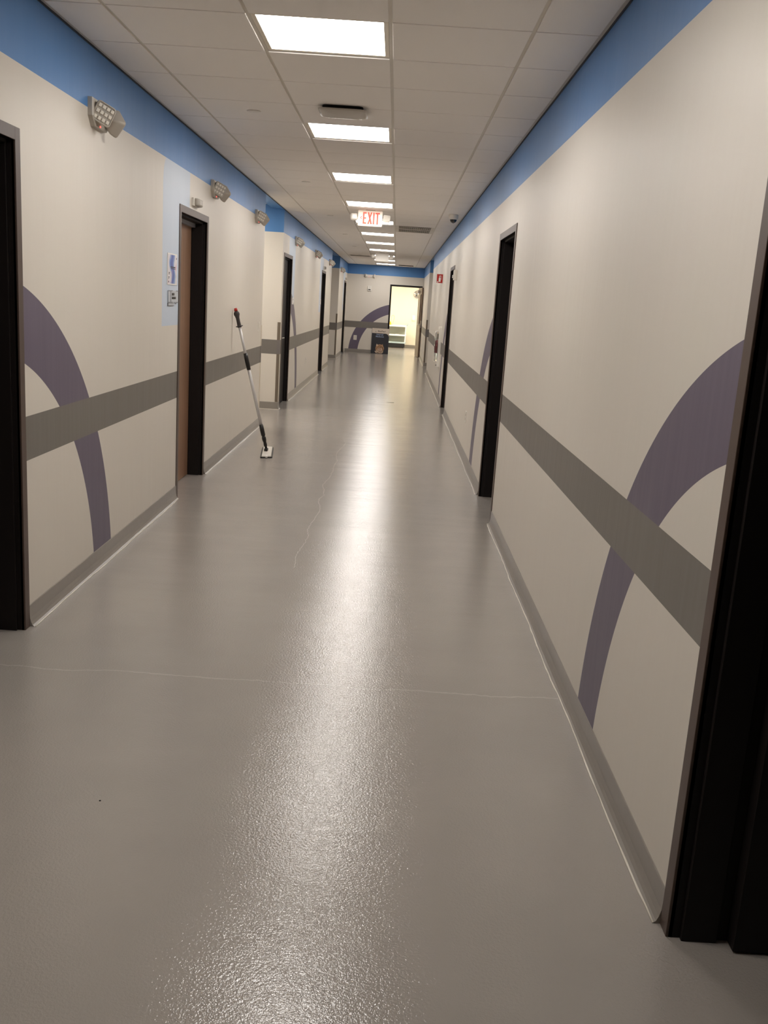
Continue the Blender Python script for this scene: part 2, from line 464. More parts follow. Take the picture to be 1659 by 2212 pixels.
# coved base and sealant bead
def base_strip(b, s, x0, ya, yb2, sgn):
    """b base, s bead; wall face at x0, room on side sgn"""
    prof = [(0, 0), (.026, 0), (.017, .007), (.011, .02), (.006, .04), (.004, .098), (.0025, ZBASE), (0, ZBASE)]
    n = max(2, int((yb2-ya)/.5))
    rings = [[(x0+sgn*px, ya+(yb2-ya)*i/n, pz) for px, pz in prof] for i in range(n+1)]
    b.loft(rings, smooth=False)
    k = max(3, int((yb2-ya)/.07)); rr = []
    for i in range(k+1):
        y = ya+(yb2-ya)*i/k; w = .004+.0035*random.random()**2; off = .025+.003*math.sin(y*5.1)+.002*random.random()
        rr.append([(x0+sgn*(off-.001), y, .0), (x0+sgn*(off+w), y, .0), (x0+sgn*(off+w*.7), y, .003), (x0+sgn*(off), y, .004)])
    s.loft(rr, smooth=True)
def runs(doors, gaps, y0, y1):
    y = y0; out = []
    for a, c in sorted(doors+gaps):
        if a-y > .02: out.append((y, a))
        y = c
    out.append((y, y1)); return out
for side, x0, sgn, dd, gg in (('left', XL, 1, DL, AL), ('right', XR, -1, DR, AR)):
    b, s = MB(), MB()
    for a, c in runs(dd, gg, -2.0, YE-.01): base_strip(b, s, x0, a+.001, c-.001, sgn)
    for a, c in gg:                                     # returns into the openings
        for yy, d in ((c, -1), (a, 1)):
            b.box(x0, x0-sgn*1.6, yy, yy+d*.008, 0, ZBASE, bev=.002)
            s.box(x0+sgn*.02, x0-sgn*1.6, yy+d*.009, yy+d*.02, 0, .004)
    tag(b.out('baseboard_'+side, M['base']), 'coved grey resin base along the %s corridor wall' % side, 'baseboard', kind='structure')
    tag(s.out('trim_%d' % (4 if side == 'left' else 5), M['bead']), 'white sealant bead where the %s base meets the floor' % side, 'sealant bead', kind='structure')
b = MB(); b.box(XL+.03, EX0, YE-.01, YE, 0, ZBASE, bev=.003)
tag(b.out('baseboard_end', M['base']), 'grey base along the end wall left of the doorway', 'baseboard', kind='structure')

# corner guards
def guard(x0, sgn, y, dirn, label):
    """sgn: corridor side; dirn: -1 when the return faces the viewer, +1 otherwise"""
    t = thing('corner_guard', label, 'corner guard', (x0, y, 0), 0, 'corner guards at the side openings')
    for z0, z1, mm, nm in ((ZBASE+.002, ZS0, None, 'lower_strip'), (ZS0, ZS1, M['guard_stripe'], 'stripe_strip'), (ZS1, 1.21, None, 'upper_strip')):
        b = MB()
        b.box(0, sgn*.004, (-.0), -dirn*.045 if dirn < 0 else -.045, z0, z1, mm or M['guard_light'])
        b.box(sgn*.004, -sgn*.038, 0, dirn*.004, z0, z1, mm or M['guard'])
        b.out(nm, None, t)
    return t
guard(XL, 1, AL[0][0], 1, 'slim corner guard at the near edge of the left side hall')
guard(XL, 1, AL[0][1], -1, 'taupe corner guard beside the third left doorway, facing the viewer')
guard(XL, 1, AL[1][0], 1, 'corner guard at the near edge of the dim far left recess')
guard(XL, 1, AL[1][1], -1, 'corner guard at the far edge of the dim far left recess')
guard(XR, -1, AR[0][0], 1, 'corner guard at the near edge of the right hand recess')
guard(XR, -1, AR[0][1], -1, 'corner guard at the far edge of the right hand recess')

# ------------------------------------------------------------------ doors
def door(n, rz, loc, width, label, leaf='closed', rec=.125, leafm=None, handle=None, hinge_right=True, closer=False):
    """local x 0..width casing outer, -y out of the wall, y into it"""
    t = thing('door_%d' % n, label, 'door', loc, rz, kind='structure')
    b = MB(); P = .006
    # casing faces
    b.box(0, CAS, -P, .012, 0, ZD, bev=.0015); b.box(width-CAS, width, -P, .012, 0, ZD, bev=.0015)
    b.box(CAS, width-CAS, -P, .012, ZD-CAS, ZD, bev=.0015)
    b.out('casing', M['frame'], t)
    b = MB()
    for x0, x1 in ((CAS-.012, CAS), (width-CAS, width-CAS+.012)): b.box(x0, x1, .001, TH+.006, 0, ZD-CAS)
    b.box(CAS-.012, width-CAS+.012, .001, TH+.006, ZD-CAS, ZD-CAS+.012)
    # stop
    for x0, x1 in ((CAS, CAS+.014), (width-CAS-.014, width-CAS)): b.box(x0, x1, .03, max(.05, rec-.004), 0, ZD-CAS, bev=.002)
    b.box(CAS+.014, width-CAS-.014, .03, max(.05, rec-.004), ZD-CAS-.014, ZD-CAS, bev=.002)
    b.out('jamb', M['jamb'], t)
    lw = width-2*CAS-.006
    if leaf == 'closed':
        l = MB().box(CAS+.003, CAS+.003+lw, rec, rec+.044, .006, ZD-CAS-.003, bev=.001).out('door_leaf', leafm or M['wood'], t)
    elif leaf in ('in_far', 'in_near'):
        # swung ninety degrees into the room about the far / near jamb
        far = (leaf == 'in_far')
        right = far if rz == RZL else not far
        x0 = width-CAS-.05 if right else CAS+.006
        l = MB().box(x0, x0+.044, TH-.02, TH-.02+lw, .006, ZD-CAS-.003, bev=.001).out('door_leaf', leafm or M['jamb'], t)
        for z in ((.33, 1.06, 1.80) if rz == RZL else ()):
            xh = x0 if right else x0+.044
            MB().box(xh-.003, xh+.003, TH-.0205, TH+.03, z, z+.115).out('hinge', M['mid_grey'], l)
    if handle:
        hx, hz = handle
        h = MB(); h.lathe([(.024, -.0), (.024, -.008), (.02, -.012)], axis='y', c=(hx, rec, hz), n=24)
        h.tube([(hx, rec-.008, hz), (hx, rec-.06, hz), (hx+.012, rec-.07, hz), (hx+.11, rec-.07, hz)], .009)
        h.out('lever_handle', M['chrome'], l)
    return t
def L(y): return (XL, y, 0)
door(1, RZL, (XL, DL[0][0], 0), DL[0][1]-DL[0][0], 'nearest left doorway cut by the frame edge, dark open door', 'in_far')
d2 = door(2, RZL, (XL, DL[1][0], 0), DL[1][1]-DL[1][0], 'second left doorway with brown wood door beside the pale blue panel')
MB().lathe([(.006, -.003), (.007, 0)], axis='y', c=(.52, .124, 1.53), n=16).out('peephole', M['black'], d2)
MB().box(.06, .98, .09, .124, 2.06, 2.10, bev=.003).out('top_stop', M['mid_grey'], d2)
door(3, RZL, (XL, DL[2][0], 0), DL[2][1]-DL[2][0], 'third left doorway just past the lit side hall, with a small lever', 'closed', .055, M['jamb'], handle=(.115, .985))
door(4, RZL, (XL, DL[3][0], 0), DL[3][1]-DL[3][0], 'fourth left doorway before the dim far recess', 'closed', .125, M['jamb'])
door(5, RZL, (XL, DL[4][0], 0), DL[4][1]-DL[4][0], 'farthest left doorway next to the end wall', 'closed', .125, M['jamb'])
door(6, RZR, (XR, DR[0][1], 0), DR[0][1]-DR[0][0], 'nearest right doorway opening to a black room', 'in_far')
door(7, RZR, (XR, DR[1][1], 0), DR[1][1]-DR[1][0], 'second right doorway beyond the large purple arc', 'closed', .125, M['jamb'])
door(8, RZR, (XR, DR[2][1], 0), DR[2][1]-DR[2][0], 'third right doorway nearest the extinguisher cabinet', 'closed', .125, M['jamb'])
# end doorway, leaf swung out into the corridor
t = thing('door_9', 'open doorway in the end wall with brown wood door swung out', 'door', (EX0, YE, 0), 0, kind='structure')
w = EX1-EX0
b = MB(); b.box(0, CAS, -.006, TH+.006, 0, ZD, bev=.0015); b.box(w-CAS, w, -.006, TH+.006, 0, ZD, bev=.0015); b.box(CAS, w-CAS, -.006, TH+.006, ZD-CAS, ZD, bev=.0015)
b.out('casing', M['jamb'], t)
hx, hy = .662-EX0, -.03
ang = math.radians(-90+5.2)
lf = bpy.data.objects.new('door_leaf', None)
wl, th = .90, .044
def leafbox(b, u0, u1, v0, v1, z0, z1, m=None, bev=0): b.box(u0, u1, v0, v1, z0, z1, m, bev)
b = MB()                                       # leaf local: x from hinge to free edge, y thickness
LZ = ZD-CAS-.004
b.box(0, wl, 0, th, .008, .98); b.box(0, wl, 0, th, 1.90, LZ); b.box(0, .62, 0, th, .98, 1.90); b.box(.80, wl, 0, th, .98, 1.90)
lf = b.out('door_leaf', mat('dark walnut laminate', srgb(98, 78, 62), .4), t, (hx, hy, 0), (0, 0, ang))
b = MB()
for (u0, u1, z0, z1) in ((.605, .625, .965, 1.915), (.795, .815, .965, 1.915), (.625, .795, .965, .985), (.625, .795, 1.895, 1.915)):
    b.box(u0, u1, -.006, th+.006, z0, z1, bev=.001)
b.out('glazing_frame', M['fur_dark'], lf)
MB().box(.625, .795, th*.45, th*.55, .985, 1.895).out('vision_glass', M['glass'], lf)
MB().box(.05, .33, -.06, -.001, 1.93, 2.03, bev=.006).out('door_closer', M['grey_plastic'], lf)
b = MB()
for s in (-1, 1):
    y0 = 0 if s < 0 else th
    b.lathe([(.03, 0), (.03, s*.008), (.022, s*.012)], axis='y', c=(.835, y0, 1.0), n=24)
    b.tube([(.835, y0, 1.0), (.835, y0+s*.05, 1.0), (.82, y0+s*.058, 1.0), (.72, y0+s*.058, 1.0)], .01)
b.out('lever_handle', M['chrome'], lf)
MB().box(wl-.0005, wl+.0015, .008, th-.008, .90, 1.12).out('latch_plate', M['chrome'], lf)

# ------------------------------------------------------------------ ceiling lights
def light(lens_m):
    t = thing('ceiling_light', '', 'ceiling light', group='flush square ceiling lights along the corridor')
    b = MB(); q = T/2-.009; f = .022; z0 = -.001
    b.box(-q, q, -q, -q+f, z0, .012, bev=.002); b.box(-q, q, q-f, q, z0, .012, bev=.002)
    b.box(-q, -q+f, -q+f, q-f, z0, .012, bev=.002); b.box(q-f, q, -q+f, q-f, z0, .012, bev=.002)
    b.out('light_frame', M['luminaire'], t)
    MB().box(-q+f, q-f, -q+f, q-f, .0025, .011).out('diffuser', lens_m, t)
    return t
cx = XA+T/2
lab = ['lit ceiling panel overhead, above the top edge of the view', 'nearest and largest lit square ceiling light panel', 'second lit ceiling panel, just beyond the ceiling access point',
       'third lit ceiling panel from the viewer', 'fourth lit ceiling panel, right above the red exit sign',
       'lit ceiling panel mostly hidden behind the red exit sign', 'lit ceiling panel just below the red exit sign in view',
       'seventh lit ceiling panel, between the two hanging signs', 'lit ceiling panel just before the blank white hanging sign',
       'lit ceiling panel partly hidden by the blank hanging sign', 'next to last lit ceiling panel before the end wall',
       'farthest lit ceiling panel, touching the end wall']
first = light(M['lens'])
for i, r in enumerate(LIGHT_ROWS):
    loc = (cx, Y0+(r+.5)*T, HC)
    if i == 0: first.location = loc; first['label'] = lab[0]
    else: dup(first, loc, label=lab[i])
for k, (x, y) in enumerate(((-1.35, 31.7), (-1.35, 34.0), (1.5, 31.7), (1.5, 34.0))):
    t = light(M['lens_end']); t.location = (x, y, HC-.004)
    t['label'] = ('nearer', 'farther')[k % 2]+' ceiling light on the '+('left', 'right')[k//2]+' of the bright back room'; t['group'] = 'back room lights'
t = light(M['lens_side']); t.location = (-2.6, 12.25, HC+.046)
t['label'] = 'ceiling light in the left side hall'; t['group'] = 'side hall lights'

# grilles
def grille(loc, label):
    t = thing('ceiling_grille', label, 'air grille', loc, 0, 'square louvred air grilles in the ceiling')
    q = T/2-.009; b = MB()
    b.box(-q, q, -q, -q+.03, -.006, .012, bev=.002); b.box(-q, q, q-.03, q, -.006, .012, bev=.002)
    b.box(-q, -q+.05, -q+.03, q-.03, -.006, .012, bev=.002); b.box(q-.05, q, -q+.03, q-.03, -.006, .012, bev=.002)
    b.out('grille_frame', M['grid'], t)
    b = MB(); n = 16
    for i in range(n):
        x = -q+.05+(2*q-.1)*(i+.5)/n; b.box(x-.0022, x+.0022, -q+.03, q-.03, -.002, .008)
    b.box(-q+.05, q-.05, -.012, .012, -.003, .008)
    b.out('louvres', M['grid'], t)
    MB().box(-q+.05, q-.05, -q+.03, q-.03, .0105, .014).out('dark_backing', M['slot'], t)
cxr = XA+1.5*T
grille((XA+1.5*T, Y0+17.5*T, HC), 'nearer louvred air grille right of the red exit sign')
grille((XA+1.5*T, Y0+18.5*T, HC), 'farther louvred air grille right of the red exit sign')
grille((XA-.5*T, Y0+33.5*T, HC), 'pale louvred air grille left of the blank hanging sign')
t = thing('plaque_diffuser', 'square drop plate air diffuser in front of the end wall', 'air diffuser', (XA+1.5*T, Y0+40.5*T, HC))
MB().box(-.25, .25, -.25, .25, -.035, -.028, bev=.003).out('plate', M['white'], t)
MB().box(-.22, .22, -.22, .22, -.0275, -.0035).out('neck', M['slot'], t)

# sprinkler cover plates
def cap(loc, label):
    t = thing('sprinkler_cover', label, 'sprinkler cover', loc, 0, 'round white sprinkler covers')
    MB().lathe([(.022, -.0034), (.022, -.012)], c=(0, 0, 0), n=28).out('ring', M['slot'], t)
    MB().lathe([(.044, -.0075), (.046, -.0095), (.044, -.0125), (.02, -.0145), (.001, -.015)], n=32).out('cover_disc', M['white'], t, smooth=True)
    return t
sp = [(-1.0, 6.43, 'nearest round sprinkler cover, left of the access point'), (-1.0, 9.98, 'second round sprinkler cover, left of the third ceiling light'),
      (-1.01, 13.65, 'third round sprinkler cover, left of the red exit sign'), (-.99, 17.2, 'fourth round sprinkler cover from the viewer'),
      (-.985, 20.7, 'fifth small round sprinkler cover down the corridor'), (-1.0, 24.05, 'farthest tiny sprinkler cover, beside the pale grille')]
c0 = None
for x, y, l in sp:
    if c0 is None: c0 = cap((x, y, HC), l)
    else: dup(c0, (x, y, HC), label=l)

# access point
t = thing('ceiling_access_point', 'white bowed square ceiling device with dark gap, before second light', 'access point', (-.407, 6.20, HC))
rings = []
for s, z in ((.84, -.030), (.99, -.028), (1.0, -.031), (.88, -.038), (.65, -.045), (.35, -.050), (.05, -.052)):
    rings.append([(x*s, y*s, z) for x, y in rrect(.150, .150, .045)])
MB().loft(rings, smooth=True).out('cover', M['grey_plastic'], t)
MB().loft([[(x, y, z) for x, y in rrect(.125, .125, .03)] for z in (-.0034, -.031)], smooth=False).out('mounting_base', M['slot'], t)

# dome camera
t = thing('dome_camera', 'small white dome security camera near the right wall', 'security camera', (.65, 12.42, HC))
MB().lathe([(.058, -.0034), (.062, -.012), (.062, -.05), (.056, -.062), (.045, -.068)], n=36).out('housing', M['white'], t, smooth=True)
MB().lathe([(.044, -.060)]+[(.044*math.cos(a), -.066-.044*math.sin(a)) for a in [i*PI/2/8 for i in range(8)]]+[(.001, -.11)], n=32).out('dome', M['glass_dark'], t, smooth=True)
MB().lathe([(.012, -.0605), (.012, -.062)], c=(.0, .0, -.05), n=16).out('camera_lens', M['mid_grey'], t)

# ------------------------------------------------------------------ emergency lights
def head(parent, c, nrm, m_body, up_tilt=.0, size=.056):
    """square lamp head turned on its corner, lens towards nrm"""
    n = Vector(nrm).normalized(); a = n.cross(Vector((0, 0, 1))).normalized(); u = a.cross(n).normalized()
    R = Matrix((a, u, n)).transposed().to_4x4()
    R = R @ Matrix.Rotation(math.radians(24+up_tilt), 4, 'Z')
    rings = []
    for s, d in ((.30, -.062), (.62, -.055), (.86, -.035), (.98, -.010), (1.0, 0), (.97, .004), (.88, .005), (.86, 0)):
        rings.append([(x*s, y*s, d) for x, y in rrect(size, size, .016)])
    b = MB(); b.loft(rings, smooth=True)
    b.bm.transform(R); h = b.out('lamp_head', m_body, parent, tuple(c))
    b = MB(); s = size*.86
    b.box(-s, s, -s, s, -.004, -.001)
    for i in range(4):
        for j in range(3):
            x = -s+2*s*(i+.5)/4; y = -s+2*s*(j+.5)/3
            b.box(x-s/4*.78, x+s/4*.78, y-s/3*.62, y+s/3*.62, -.001, .006, bev=.003)
    b.bm.transform(R); b.out('lens', M['lamp_lens'], h)
    return h
def em_light(loc, rz, label, wide=False):
    m = M['white'] if wide else M['grey_plastic']
    t = thing('emergency_light', label, 'emergency light', loc, rz, 'twin head emergency lights high on the walls')
    k = .55 if wide else 1
    oct_ = [(-.14, .066*k), (.14, .066*k), (.14, -.02), (.095, -.066*k), (-.095, -.066*k), (-.14, -.02)]
    b = MB(); sh = [(x*.95, z*.94) for x, z in oct_]
    b.loft([[(x, .001, z) for x, z in oct_], [(x, -.022, z) for x, z in oct_], [(x, -.028, z) for x, z in sh]], smooth=False)
    b.out('body', m, t)
    hx = .15 if wide else .088
    for sg in (-1, 1):
        MB().tube([(sg*hx*.8, -.024, -.006), (sg*hx*.9, -.045, -.008)], .017).out('swivel', m, t)
    if wide:
        head(t, (-hx, -.062, .006), (-.86, -.60, .08), m, -20, .046); head(t, (hx, -.062, .0), (.86, -.60, .05), m, 20, .046)
    else:
        head(t, (-hx-.006, -.066, -.004), (-.84, -.50, -.12), m, 0, .051)
        head(t, (hx+.004, -.078, -.020), (.80, -.58, -.10), m, 20, .053)
    MB().lathe([(.005, -.0275), (.004, -.031)], axis='y', c=(-.03, 0, -.058*k), n=12).out('indicator', M['led'], t)
    return t
e0 = em_light((XL, 5.085, 2.395), RZL, 'nearest emergency light, large twin lamps on the left wall')
ey = [(8.23, 'second emergency light, above and beyond the brown wood door'), (10.70, 'third emergency light, just before the lit side hall'),
      (14.78, 'fourth emergency light, above the third left doorway'), (18.34, 'fifth emergency light between third and fourth left doorways'),
      (22.06, 'sixth emergency light, just before the dim far recess'), (26.55, 'seventh emergency light, nearest the end wall on the left')]
for y, l in ey: dup(e0, (XL, y, 2.395), label=l)
em_light((-.89, YE, 2.375), RZE, 'wide emergency light high on the end wall', True)

# ------------------------------------------------------------------ exit signs
def exit_sign(loc, label, lit):
    t = thing('exit_sign', label, 'exit sign', loc, 0)
    MB().box(-.06, .06, -.02, .02, -.030, -.0035, bev=.003).out('canopy', M['grey_plastic'], t)
    w, h = .158, .098
    r0 = rrect(w, h, .014)
    b = MB(); b.loft([[(x, y, z-.126) for x, z in (r0 if k in (1, 2) else [(a*.975, c*.965) for a, c in r0])] for k, y in enumerate((-.024, -.018, .018, .024))], smooth=False)
    hs = b.out('housing', M['exit_face'] if lit else M['white'], t)
    if lit:
        def L2(x, z): return (x, z-.126)
        def poly(pts): B.prism([L2(*p) for p in pts], -.0262, -.0238)
        B = MB(); H = .072; top, bot = .074, -.070
        x = -.094; s = .019
        for (a, c, d, e) in ((x, x+s, bot, top), (x+s, x+.046, top-.019, top), (x+s, x+.042, -.008, .011), (x+s, x+.046, bot, bot+.019)):
            poly([(a, d), (c, d), (c, e), (a, e)])
        x = -.036
        poly([(x, top), (x+.022, top), (x+.062, bot), (x+.040, bot)]); 
        poly([(x+.040, top), (x+.062, top), (x+.0405, .010), (x+.028, .012)]); poly([(x, bot), (x+.022, bot), (x+.034, -.012), (x+.0215, -.012)])
        x = .036; poly([(x, bot), (x+.019, bot), (x+.019, top), (x, top)])
        x = .064; poly([(x, top-.019), (x+.058, top-.019), (x+.058, top), (x, top)]); poly([(x+.019, bot), (x+.038, bot), (x+.038, top-.019), (x+.019, top-.019)])
        B.out('exit_lettering', M['exit_red'], hs)
        B = MB(); poly([(-.128, .004), (-.112, .024), (-.104, .024), (-.118, .004)]); poly([(-.128, .004), (-.118, .004), (-.104, -.016), (-.112, -.016)])
        B.out('chevron', M['exit_red'], hs)
    for s in (-1, 1):
        b = MB(); b.tube([(s*.15, 0, -.126), (s*.178, 0, -.126)], .013); b.out('lamp_arm', M['grey_plastic'], t)
        head(t, (s*.212, -.004, -.118), (s*.25, -.95 if s > 0 else .93, -.18), M['white'], -22, .046)
    return t
exit_sign((-.411, 12.52, HC+.014), 'lit red EXIT sign with chevron and twin lamps, hung from ceiling', True)
exit_sign((-.411, 22.55, HC+.014), 'blank white back of a farther ceiling hung sign with lamps', False)

# ------------------------------------------------------------------ wall devices
def plate(name, loc, rz, w, h, label, cat, kind='switch', depth=.007):
    t = thing(name, label, cat, loc, rz)
    b = MB(); r0 = rrect(w/2, h/2, .006)
    b.loft([[(x, y, z) for x, z in r0] for y in (0, -depth*.7)]+[[(x*.95, -depth, z*.97) for x, z in r0]], smooth=False)
    b.out('cover_plate', M['white'], t)
    if kind == 'switch': MB().box(-.016, .016, -depth-.004, -depth, -.032, .032, bev=.002).out('rocker', M['white'], t)
    else:
        for s in (-1, 1):
            MB().box(-.015, .015, -depth-.0015, -depth, s*.022-.013, s*.022+.013, bev=.001).out('socket', M['grey_plastic'], t)
    return t
plate('light_switch', (XL, 11.10, 1.20), RZL, .075, .12, 'white light switch just before the lit side hall', 'light switch')
plate('light_switch', (XL, 15.36, 1.20), RZL, .075, .14, 'white light switch just beyond the third left doorway', 'light switch')
plate('wall_outlet', (XL, 17.2, .45), RZL, .075, .12, 'white outlet low on the left wall past the third doorway', 'outlet', 'o')
plate('wall_outlet', (XR, 9.82, .445), RZR, .075, .12, 'white outlet low on the right wall beside the purple arc', 'outlet', 'o')
plate('wall_outlet', (-1.252, YE, .455), RZE, .10, .145, 'white outlet on the purple arc of the end wall', 'outlet', 'o')

def wedge_box(loc, rz, label):
    t = thing('door_chime', label, 'wall box', loc, rz, 'small white boxes above the doorways')
    MB().box(-.095, .095, -.018, 0, -.03, .03, bev=.004).out('back_box', M['white'], t)
    rings = [[(x*sx+.01, y, z*sz) for x, z in rrect(.08, .028, .012)] for sx, sz, y in ((1, 1, -.018), (1, .98, -.035), (.92, .86, -.048), (.6, .5, -.054))]
    MB().loft(rings, smooth=True).out('cover', M['grey_plastic'], t)
    return t
w0 = wedge_box((XL, 7.47, 2.213), RZL, 'small white box above the brown wood door')
dup(w0, (XL, 20.5, 2.215), label='small white box above the fourth left doorway')
dup(w0, (XL, 28.95, 2.215), label='small white box above the farthest left doorway')
# strobe by third right door
t = thing('fire_strobe', 'slim white wall strobe beside the third right doorway', 'alarm strobe', (XR, 13.35, 2.0), RZR)
MB().box(-.06, .06, -.045, 0, -.07, .07, bev=.006).out('back_box', M['white'], t)
MB().box(-.03, .03, -.062, -.045, -.045, .0, bev=.006).out('strobe_lens', M['lamp_lens'], t)
# end wall strobe / call device
t = thing('wall_phone_box', 'small white device on the end wall below the emergency light', 'wall device', (-.885, YE, 1.993), RZE)
MB().box(-.065, .065, -.03, 0, -.08, .08, bev=.008).out('back_box', M['white'], t)
MB().box(-.035, .035, -.034, -.030, -.052, -.02, bev=.001).out('grille_slot', M['dark_grip'], t)
MB().lathe([(.010, -.030), (.008, -.034)], axis='y', c=(.01, 0, .035), n=16).out('button', M['mid_grey'], t)
# projecting extinguisher sign
t = thing('extinguisher_sign', 'small red projecting fire extinguisher sign with white symbol, right wall', 'sign', (XR, 17.5, 2.06), RZR)
B = MB(); B.box(-.006, .0, -.108, -.0, -.078, .078, bev=.002); B.out('sign_panel', M['sign_red'], t)
def sgn(poly, m, nm):                                   # printed on the face turned to the viewer
    b = MB(); k = b.mi(m)
    return b
b = MB()
def sidepoly(b, pts):                                   # pts in (out-of-wall, z) on the face towards the viewer (+x local)
    a = [b.bm.verts.new((.0012, -p, z)) for p, z in pts]; c = [b.bm.verts.new((.0, -p, z)) for p, z in pts]
    b.bm.faces.new(a); b.bm.faces.new(list(reversed(c)))
    for i in range(len(pts)): b.bm.faces.new((a[i], a[(i+1) % len(pts)], c[(i+1) % len(pts)], c[i]))
sidepoly(b, [(.038, -.055), (.072, -.055), (.072, .005), (.062, .022), (.048, .022), (.038, .005)])
sidepoly(b, [(.046, .028), (.066, .028), (.066, .036), (.046, .036)])
sidepoly(b, [(.030, .044), (.066, .040), (.068, .048), (.032, .056)])
sidepoly(b, [(.024, -.02), (.030, -.02), (.034, .040), (.028, .044)])
sidepoly(b, [(.080, -.070), (.098, -.070), (.098, -.052), (.080, -.052)])
b.out('extinguisher_symbol', M['sign_white'], t)
b = MB()
for z0, z1 in ((.078, .083), (-.083, -.078)): b.box(-.007, .001, -.112, 0, z0, z1)
b.box(-.007, .001, -.113, -.108, -.078, .078); b.out('sign_border', M['sign_white'], t)

# extinguisher cabinet
t = thing('extinguisher_cabinet', 'white fire extinguisher cabinet on the right wall past the third doorway', 'cabinet', (XR, 16.55, .88), RZR)
b = MB(); W, H, D = .15, .34, .045
b.box(-W, -W+.03, -D, 0, -H, H, bev=.002); b.box(W-.03, W, -D, 0, -H, H, bev=.002)
b.box(-W+.03, W-.03, -D, 0, H-.04, H, bev=.002); b.box(-W+.03, W-.03, -D, 0, -H, -H+.04, bev=.002)
b.box(-W+.03, W-.03, -.006, 0, -H+.04, H-.04)
b.out('cabinet_frame', mat('bright white enamel', srgb(246, 242, 234), .35), t)
b = MB(); rings = []
for s, y in ((1, -D), (1, -D-.03), (.9, -D-.048), (.6, -D-.056)):
    rings.append([(x*s, y, z*(s*.1+.9)) for x, z in rrect(W-.032, H-.085, .03)])
b.loft(rings, smooth=True); b.out('bubble_window', M['glass'], t)
b = MB(); b.box(-W+.032, W-.032, -D-.052, -D-.001, H-.082, H-.07, bev=.002); b.out('bubble_rim', M['white'], t)
b = MB(); b.box(-.02, .02, -D-.02, -D-.0005, -H+.01, -H+.03, bev=.003); b.out('pull', M['chrome'], t)
t2 = thing('fire_extinguisher', 'red fire extinguisher behind the bubble of the white cabinet', 'fire extinguisher', (XR, 16.55, .88), RZR)
b = MB(); b.lathe([(.001, -.11), (.026, -.11), (.03, -.10), (.03, .06), (.024, .095), (.014, .11), (.012, .125)], c=(0, -.050, 0), n=24)
b.out('cylinder', M['ext_red'], t2, smooth=True)
b = MB(); b.box(-.045, .03, -.058, -.042, .126, .138, bev=.002); b.box(-.045, .02, -.056, -.044, .150, .158, bev=.002); b.box(-.008, .008, -.056, -.044, .125, .158)
b.out('valve_handle', M['black'], t2)
MB().tube([(.02, -.05, .13), (.05, -.05, .1), (.055, -.05, 0), (.052, -.05, -.22)], .006).out('hose', M['black'], t2)

# poster beside the brown door
t = thing('wall_poster', 'blue and white abstract poster left of the brown wood door', 'poster', (XL, 6.765, 1.693), RZL)
MB().box(-.140, .140, -.004, -.0005, -.107, .107).out('paper_sheet', M['sign_white'], t)
b = MB(); b.box(-.128, .128, -.0052, -.004, -.098, .098); b.out('printed_panel', M['poster'], t)
b = MB()
for x0, x1, z0, z1 in ((-.06, .08, .010, .018), (-.05, .085, .001, .006), (-.11, -.08, -.028, -.022), (-.11, -.085, -.036, -.031), (-.12, -.09, -.058, -.052), (-.122, -.1, -.066, -.062), (-.122, -.10, -.09, -.083), (.108, .122, .07, .082)):
    b.box(x0, x1, -.0058, -.0052, z0, z1)
b.out('print_lines', M['dark_text'], t)
# room sign
t = thing('room_sign', 'grey room sign with two black inserts under the blue poster', 'sign', (XL, 6.79, 1.506), RZL)
MB().box(-.145, .145, -.008, -.0005, -.042, .042, bev=.001).out('sign_plate', M['soft_grey'], t)
MB().box(-.085, -.075, -.010, -.008, -.040, .040).out('slider', M['mid_grey'], t)
b = MB(); b.box(-.045, .02, -.0105, -.008, .008, .025); b.box(-.045, .065, -.0105, -.008, -.017, -.001); b.out('black_insert', M['black'], t)
b = MB()
for x0, x1 in ((-.145, -.03), (.085, .145)):
    for z in (-.044, .036): b.box(x0, x1, -.0095, -.008, z, z+.007)
b.out('retaining_clip', M['mid_grey'], t)
t = thing('tag_holder', 'small pale label holder under the grey room sign', 'label holder', (XL, 6.73, 1.452), RZL)
MB().box(-.085, .085, -.006, .0005, -.0105, .0105).out('holder', M['mid_grey'], t)
MB().box(-.075, .075, -.007, -.006, -.0045, .006).out('card', M['soft_grey'], t)
def small_sign(y, label):
    t = thing('room_sign', label, 'sign', (XL, y, 1.505), RZL)
    MB().box(-.075, .075, -.008, -.0005, -.05, .05, bev=.001).out('sign_plate', M['sign_white'], t)
    MB().lathe([(.012, -.008), (.011, -.0095)], axis='y', c=(0, 0, .022), n=16).out('mark', M['dark_text'], t)
    MB().box(-.075, .075, -.010, -.0005, -.056, -.050).out('clip', M['mid_grey'], t)
small_sign(14.62, 'small white room sign beyond the third left doorway')
small_sign(19.90, 'small white room sign before the fourth left doorway')
small_sign(28.28, 'tiny white room sign before the farthest left doorway')

# ------------------------------------------------------------------ mop
A = Vector((-1.228, 9.373, .040)); Bt = Vector((-1.566, 9.30, 1.41))
D_ = Bt-A
def at(t): return A+D_*(1-t)                            # t=0 top, 1 bottom
mop = thing('flat_mop', 'flat mop with white pole leaning on the left wall', 'mop', (-1.228, 9.373, 0))
off = Vector((-1.228, 9.373, 0))
def seg(name, t0, t1, rads, m):
    n = len(rads); pts = [at(t0+(t1-t0)*i/(n-1))-off for i in range(n)]
    return MB().tube(pts, rads, n=18).out(name, m, mop)
seg('pole', .13, .37, [.0135, .0135, .0135], M['alu'])
seg('lower_pole', .36, .83, [.0155, .0155, .0155], M['alu'])
seg('grip', .012, .128, [.012, .026, .029, .022, .018, .018, .018, .019, .020, .019], M['dark_grip'])
seg('end_cap', -.006, .014, [.014, .017, .017], M['red'])
seg('grip_collar', .116, .122, [.034, .035, .034], M['dark_grip'])
